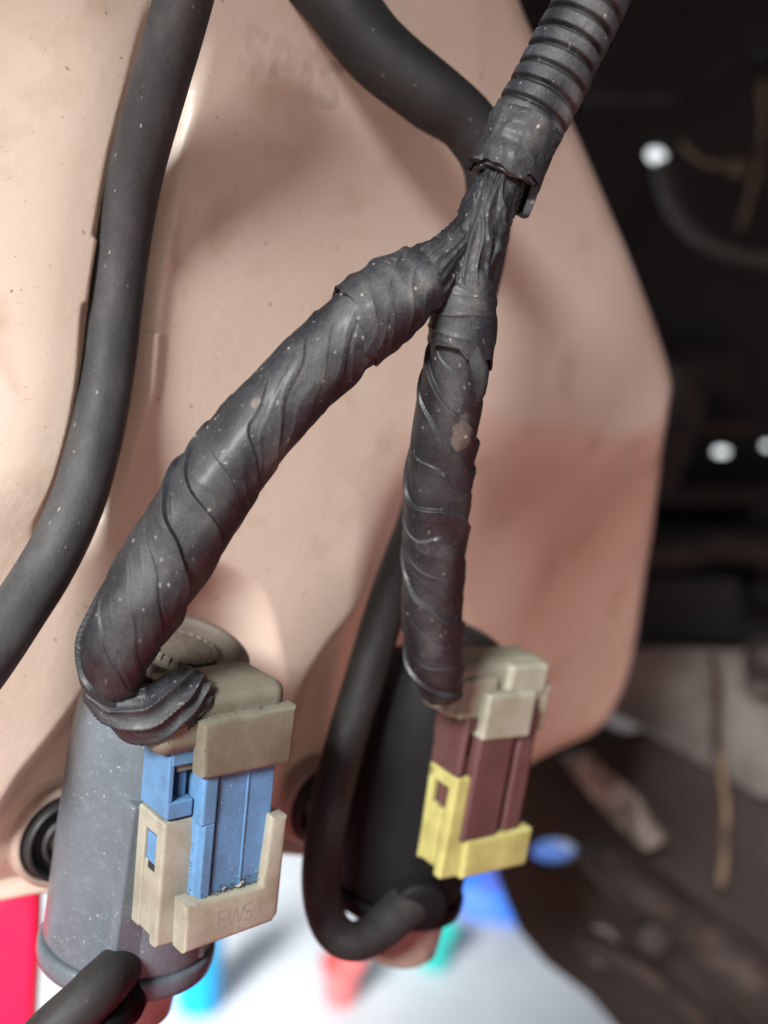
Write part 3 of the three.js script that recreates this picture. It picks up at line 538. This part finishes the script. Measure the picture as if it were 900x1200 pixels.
{ // brown and yellow
  const t = thing('electrical_connector', 'maroon electrical connector with yellow socket and pale grey cover, plugged on black pump', 'connector', F2);
  const ho = part('housing', rb(-0.5, 13.2, -33, -1, -9.4, -1.6, 0.7), M.brown, t);
  part('rib', rb(-0.5, 7.4, -26.6, -3, -3, -0.2, 0.6), M.brown, ho);
  part('rib', rb(9.0, 13.0, -26.6, -3, -3, -0.7, 0.6), M.brown, ho);
  part('latch_frame', [rb(-3.2, -1.9, -15, -4.4, -10, -1.3, 0.5), rb(-3.1, -0.4, -6.6, -4.2, -10, -1.5, 0.4), rb(-3.0, -0.4, -15.2, -11.4, -10, -2.0, 0.4), rb(-3.1, -1, -15, -4.6, -10, -4.2, 0.4)], M.brown, t);
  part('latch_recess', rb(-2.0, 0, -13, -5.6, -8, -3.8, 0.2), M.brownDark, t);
  part('latch_pad', rb(-1.6, 0.2, -7.4, -5.8, -5, -2.2, 0.4), M.coverPale, t);
  const so = part('socket', [rb(-3.25, 0.75, -33.3, -14.8, -3.2, -1.1, 0.5), rb(-3.2, 0.6, -17.4, -14.7, -9.2, -1.4, 0.5), rb(-3.2, -1.8, -32.4, -15, -9.2, -7.4, 0.4), rb(-2.6, 0.5, -32.4, -21.6, -9, -2, 0.4), rb(-0.4, 0.6, -24, -15.6, -9, -2, 0.3)], M.yellow, t);
  part('rib', rb(-3.35, -2, -31.9, -21.5, -6.2, -3.6, 0.5), M.yellow, so);
  part('side_slot', rb(-1.9, -1.2, -22, -17, -7.4, -3, 0.1), M.brown, t);
  part('clip', prism([[0.7, -33.2], [0.4, -26.0], [1.8, -26.1], [14.6, -25.4], [15.7, -25.6], [15.8, -32.2], [15.2, -32.7]], 5.2, 0.7).translate(0, 0, -5), M.yellow, t);
  const cv = part('rear_cover', [rb(-6.5, 15.1, -5, 5.6, -12, -2.4, 2.4, 5), rb(-5, 3, -4.6, 3, -12, -1.6, 1)], M.coverPale, t);
  part('flap', rb(-0.6, 10.5, -7.8, 0.5, -3, 0.2, 0.7), M.coverPale, cv);
  part('flap', rb(10.2, 15.6, -7.8, 1.2, -8, -1.6, 1), M.coverPale, cv);
  part('step', rb(4.6, 14.0, -1, 5.2, -9, -1.2, 1.2), M.coverPale, cv);
}

// ------------------------------------------------------------------ hoses
function hose(label, pts, mat, o = {}) {
  const b = pts[Math.floor(pts.length / 2)].p, t = thing('rubber_hose', label, 'hose', frame(ID, b));
  part('tube', tube(pts, { seg: 320, rad: 56, cap0: 1, cap1: 1, ...o }), mat, t, b);
  return t;
}
const H1 = [[240, -110, 16], [224, -40, 14], [215, 0, 12.5], [187, 100, 8], [160, 200, 3.4], [144, 290, 0.6], [134, 370, 0.6], [124, 450, 1.5], [108, 530, 4], [86, 600, 7], [54, 665, 9], [20, 718, 11], [-30, 790, 14], [-90, 860, 18]].map(([x, y, n]) => ({ p: PT(x, y, NT + n), r: 3.85 }));
hose('dusty black hose lying in the tank channel at left', H1, M.rubber, { disp: (s, a) => 0.05 * nz(s * 0.15, a * 0.7) });
const H2 = [[300, -120, 168, 5.6], [345, -60, 168, 5.6], [395, 0, 168, 5.5], [440, 58, 169, 5.4], [500, 108, 170, 5.2], [552, 150, 172, 4.6], [574, 200, 174, 4.1], [570, 270, 176, 3.8], [548, 380, 180, 3.7], [520, 500, 186, 3.65], [490, 610, 190, 3.6], [460, 690, 191, 3.6], [426, 800, 190, 3.55], [397, 900, 188, 3.5], [381, 980, 187, 3.4], [376, 1030, 187, 3.35], [380, 1066, 187, 3.3], [392, 1092, 187.5, 3.3], [412, 1103, 188, 3.3], [436, 1096, 190, 3.4], [460, 1076, 193, 3.7], [488, 1050, 197, 4.1]].map(([x, y, d, r]) => ({ p: P(x, y, d), r }));
hose('black hose bending behind the harness and looping up into the black pump', H2, M.hoseDark, { seg: 520 });
const H3 = [[158, 1106, 174, 3.1], [146, 1124, 164, 3.3], [132, 1142, 156, 3.4], [116, 1158, 152, 3.5], [98, 1176, 150, 3.45], [68, 1202, 149, 3.4], [38, 1232, 148, 3.4], [0, 1274, 147, 3.4]].map(([x, y, d, r]) => ({ p: P(x, y, d), r }));
hose('short black hose leaving the bottom of the grey pump', H3, M.hoseDark);

// ------------------------------------------------------------------ wiring harness
{
  const base = P(545, 300, 150), t = thing('wiring_harness', 'black taped wiring harness splitting into two branches from a corrugated conduit', 'wiring harness', frame(ID, base));
  const pp = (l) => l.map(([x, y, d, r, f]) => ({ p: P(x, y, d), r: r * d / F, f }));     // r given as it looks, in picture points
  // tape wound as a helix: ledges, wrinkles and random slack per turn
  const wound = (o) => (s, a, tt) => {
    const st = o.starts ?? 3, pitch = o.pitch ?? 4.5, w = 0.9 * nz(s * 0.055 + o.seed, a * 0.45) + 0.25 * nz(s * 0.2, a * 0.8 + o.seed);
    const q = s / pitch + st * a / (2 * Math.PI) + w, k = Math.floor(q), f = q - k, hk = hash(((k % 97) + 97) * 3 + o.seed * 11);
    const led = (1 - f) * (0.12 + 0.8 * hk * hk) * sst(0, 0.055, f);
    const wr = Math.pow(1 - Math.abs(nz(q * 1.3 + o.seed, a * 0.45, 2.2)), 9) * 0.16 + 0.06 * nz(q * 3.1, a * 0.8, 7.7);
    const lump = 0.42 * nz(s * 0.14 + o.seed, a * 0.8, 4.4);
    return (led + wr * 0.7 + lump - 0.55) * (o.k ?? 1);
  };
  const dusty = (o) => (s, a, tt) => { // dust lies thicker in places; residue patches
    let v = lerp(o.v0 ?? 0.75, o.v1 ?? 0.75, tt) * (1 + 0.75 * nz(s * 0.13 + o.seed, a * 0.9)); let c = [v, v * 0.98, v * (v > 1.4 ? 0.9 : 0.96)];
    for (const [s0, a0, ds, da, cc] of o.patch ?? []) { const e = Math.hypot((s - s0) / ds, (a - a0) / da) + 0.35 * nz(s * 0.9, a * 4); const k = 1 - sst(0.8, 1, e); c = mix3(c, cc, k); }
    return c;
  };
  // corrugated conduit, its lower end torn open
  const cd = pp([[745, -120, 152, 41], [718, -55, 151, 40], [694, 0, 150, 40], [664, 58, 150, 41], [640, 106, 150, 42], [616, 150, 150, 42], [600, 188, 150, 41], [592, 212, 150, 39]]);
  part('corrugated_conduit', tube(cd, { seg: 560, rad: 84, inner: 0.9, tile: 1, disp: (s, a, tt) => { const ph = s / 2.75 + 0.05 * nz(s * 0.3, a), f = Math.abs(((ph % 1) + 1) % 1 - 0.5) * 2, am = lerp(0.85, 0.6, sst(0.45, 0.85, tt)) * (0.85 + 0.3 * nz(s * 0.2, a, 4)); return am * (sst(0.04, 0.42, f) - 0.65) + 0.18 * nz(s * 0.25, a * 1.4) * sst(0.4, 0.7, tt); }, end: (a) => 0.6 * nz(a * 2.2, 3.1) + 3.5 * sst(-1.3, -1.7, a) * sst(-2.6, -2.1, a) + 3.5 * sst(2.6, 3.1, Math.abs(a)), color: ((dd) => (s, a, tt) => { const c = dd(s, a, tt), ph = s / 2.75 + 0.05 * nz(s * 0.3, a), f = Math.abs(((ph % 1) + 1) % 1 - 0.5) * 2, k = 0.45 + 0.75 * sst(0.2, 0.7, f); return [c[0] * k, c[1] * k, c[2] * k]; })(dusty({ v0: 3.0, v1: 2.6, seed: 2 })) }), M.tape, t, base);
  part('tape_collar', tube(pp([[618, 146, 149.8, 42.5], [609, 166, 149.7, 43], [600, 186, 149.6, 43], [588, 212, 149.4, 42]]), { seg: 160, rad: 96, inner: 0.3, disp: (s, a, tt) => 0.35 * nz(s * 0.22, a * 1.6, 1.7) + 0.15 * Math.sin(s / 2.75 * 6.283) * (1 - tt) + 0.2 * Math.pow(1 - Math.abs(nz(s * 0.2 + 4, a * 2)), 6) + (a > 0.9 ? 0.7 * sst(0.85, 1, tt) : 0), end: (a) => 1.5 * nz(a * 2.6, 9.2) - 4.5 * sst(-0.55, -0.75, a) * sst(-2.7, -2.2, a), color: dusty({ v0: 2.2, v1: 1.6, seed: 5 }) }), M.tape, t, base);
  part('conduit_flap', tube(pp([[610, 196, 152, 19, 0.5], [606, 222, 152, 16, 0.45], [600, 242, 152.5, 11, 0.4], [596, 254, 153, 6, 0.4]]), { seg: 60, rad: 40, cap0: 1, cap1: 1, capLong: 0.2, disp: (s, a) => -0.5 * sst(0.5, 0, Math.abs(a)) + 0.1 * nz(s, a * 2), color: () => [0.12, 0.12, 0.12] }), M.tape, t, base);
  // trunk of loose pleated tape between conduit and fork
  const pleat = (k, amp, seed) => (s, a, tt) => amp * (Math.pow(1 - Math.abs(nz(a * k + s * 0.16 + seed, s * 0.12, seed)), 4) - 0.35) + 0.22 * nz(s * 0.35, a * 2, seed) + 0.12 * nz(s * 1.1, a * 5, seed);
  part('taped_trunk', tube(pp([[600, 190, 150, 24], [584, 220, 149.5, 26], [570, 252, 149, 29], [560, 284, 148.6, 30], [551, 308, 148.5, 27], [545, 330, 148.8, 30]]), { seg: 220, rad: 110, cap1: 1, disp: pleat(2.6, 0.75, 1.3), color: dusty({ v0: 0.7, v1: 1.3, seed: 8 }) }), M.tape, t, base);
  part('tape_neck', tube(pp([[566, 256, 151, 22], [548, 280, 149.4, 24], [528, 300, 148, 26], [506, 318, 147, 33], [488, 332, 146.6, 38]]), { seg: 160, rad: 96, cap0: 1, cap1: 1, disp: pleat(2.9, 0.65, 6.1), color: dusty({ v0: 0.9, v1: 1.4, seed: 9 }) }), M.tape, t, base);
  // right branch down to the second connector
  part('taped_branch', tube(pp([[546, 334, 149.5, 34], [543, 352, 150, 37], [541, 400, 151, 38], [530, 460, 154, 40.5], [518, 530, 158, 41], [512, 600, 162, 41], [508, 670, 167, 39.5], [507, 730, 171, 38], [511, 776, 175, 35], [517, 800, 178, 28]]), { seg: 640, rad: 130, cap0: 1, cap1: 1, capLong: 0.9, disp: wound({ seed: 3, pitch: 5.2, starts: 4, k: 0.8 }), color: dusty({ v0: 1.15, v1: 0.6, seed: 3, patch: [[19.5, -0.45, 3.2, 0.32, [3.2, 2.7, 2.2]]] }) }), M.tape, t, base);
  part('tape_band', tube(pp([[547, 330, 149, 33], [544, 346, 149.5, 38], [542, 372, 150, 39], [541, 398, 150.4, 39], [539, 414, 150.8, 39]]), { seg: 160, rad: 110, cap0: 1, inner: 0.25, disp: (s, a) => 0.16 * nz(s * 0.3, a * 1.3, 4) + 0.2 * Math.pow(1 - Math.abs(nz(s * 0.5 + a * 0.2, a * 0.5)), 7), end: (a) => 1.6 * nz(a * 1.7, 1.2) + 1.3 * Math.sin(-a), color: dusty({ v0: 2.1, v1: 1.1, seed: 12 }) }), M.tape, t, base);
  part('tape_tail', tube(pp([[556, 410, 146.6, 9, 0.3], [562, 436, 146.8, 11, 0.3], [562, 458, 147.6, 8, 0.3], [560, 470, 148.4, 4, 0.3]]), { seg: 50, rad: 30, cap0: 1, cap1: 1, capLong: 0.3, disp: (s, a) => 0.06 * nz(s, a), color: () => [0.5, 0.5, 0.5] }), M.tape, t, base);
  // left branch down to the first connector
  part('taped_branch', tube(pp([[490, 328, 146.6, 38], [466, 344, 146, 46], [432, 370, 145.4, 48], [388, 410, 144.4, 47], [340, 458, 143.4, 49], [292, 514, 142.6, 51], [248, 574, 142, 53], [205, 640, 141.6, 54], [166, 704, 141.4, 53], [141, 752, 142, 49], [134, 786, 143.6, 42], [142, 806, 146, 32]]), { seg: 760, rad: 140, cap0: 1, cap1: 1, capLong: 0.6, disp: wound({ seed: 1, pitch: 5.7, starts: 6 }), color: dusty({ v0: 1.9, v1: 0.65, seed: 1, patch: [[27.5, 0.35, 0.8, 0.12, [4.5, 3.2, 2.4]]] }) }), M.tape, t, base);
  part('tape_band', tube(pp([[487, 329, 146, 40], [466, 344, 145.8, 48], [438, 366, 145.3, 49.6], [418, 383, 145, 49]]), { seg: 160, rad: 110, cap0: 1, inner: 0.25, disp: (s, a) => 0.3 * nz(s * 0.3, a * 1.5, 8) + 0.25 * Math.pow(1 - Math.abs(nz(s * 0.3 + a * 1.1, a * 0.4)), 6), end: (a) => 2.4 * nz(a * 1.3, 5.2) - 1.6 * Math.sin(a), color: dusty({ v0: 2.3, v1: 1.6, seed: 14 }) }), M.tape, t, base);
  // folded end that enters the grey cover
  part('taped_end', tube(pp([[128, 800, 146, 30], [146, 822, 146, 33], [172, 834, 145.5, 35], [198, 826, 146.5, 33], [226, 812, 149, 28]]), { seg: 200, rad: 120, cap0: 1, cap1: 1, disp: (s, a, tt) => 0.9 * (Math.pow(1 - Math.abs(nz(a * 1.9 + s * 0.22 + 2.1, s * 0.05, 1.9)), 4) - 0.3) + 0.2 * nz(s * 0.3, a * 2.5, 3.3), color: dusty({ v0: 0.9, v1: 1.2, seed: 21, patch: [[3.5, -0.9, 2.2, 0.5, [3.2, 2.9, 2.2]]] }) }), M.tape, t, base);
}

renderer.render(scene, camera);
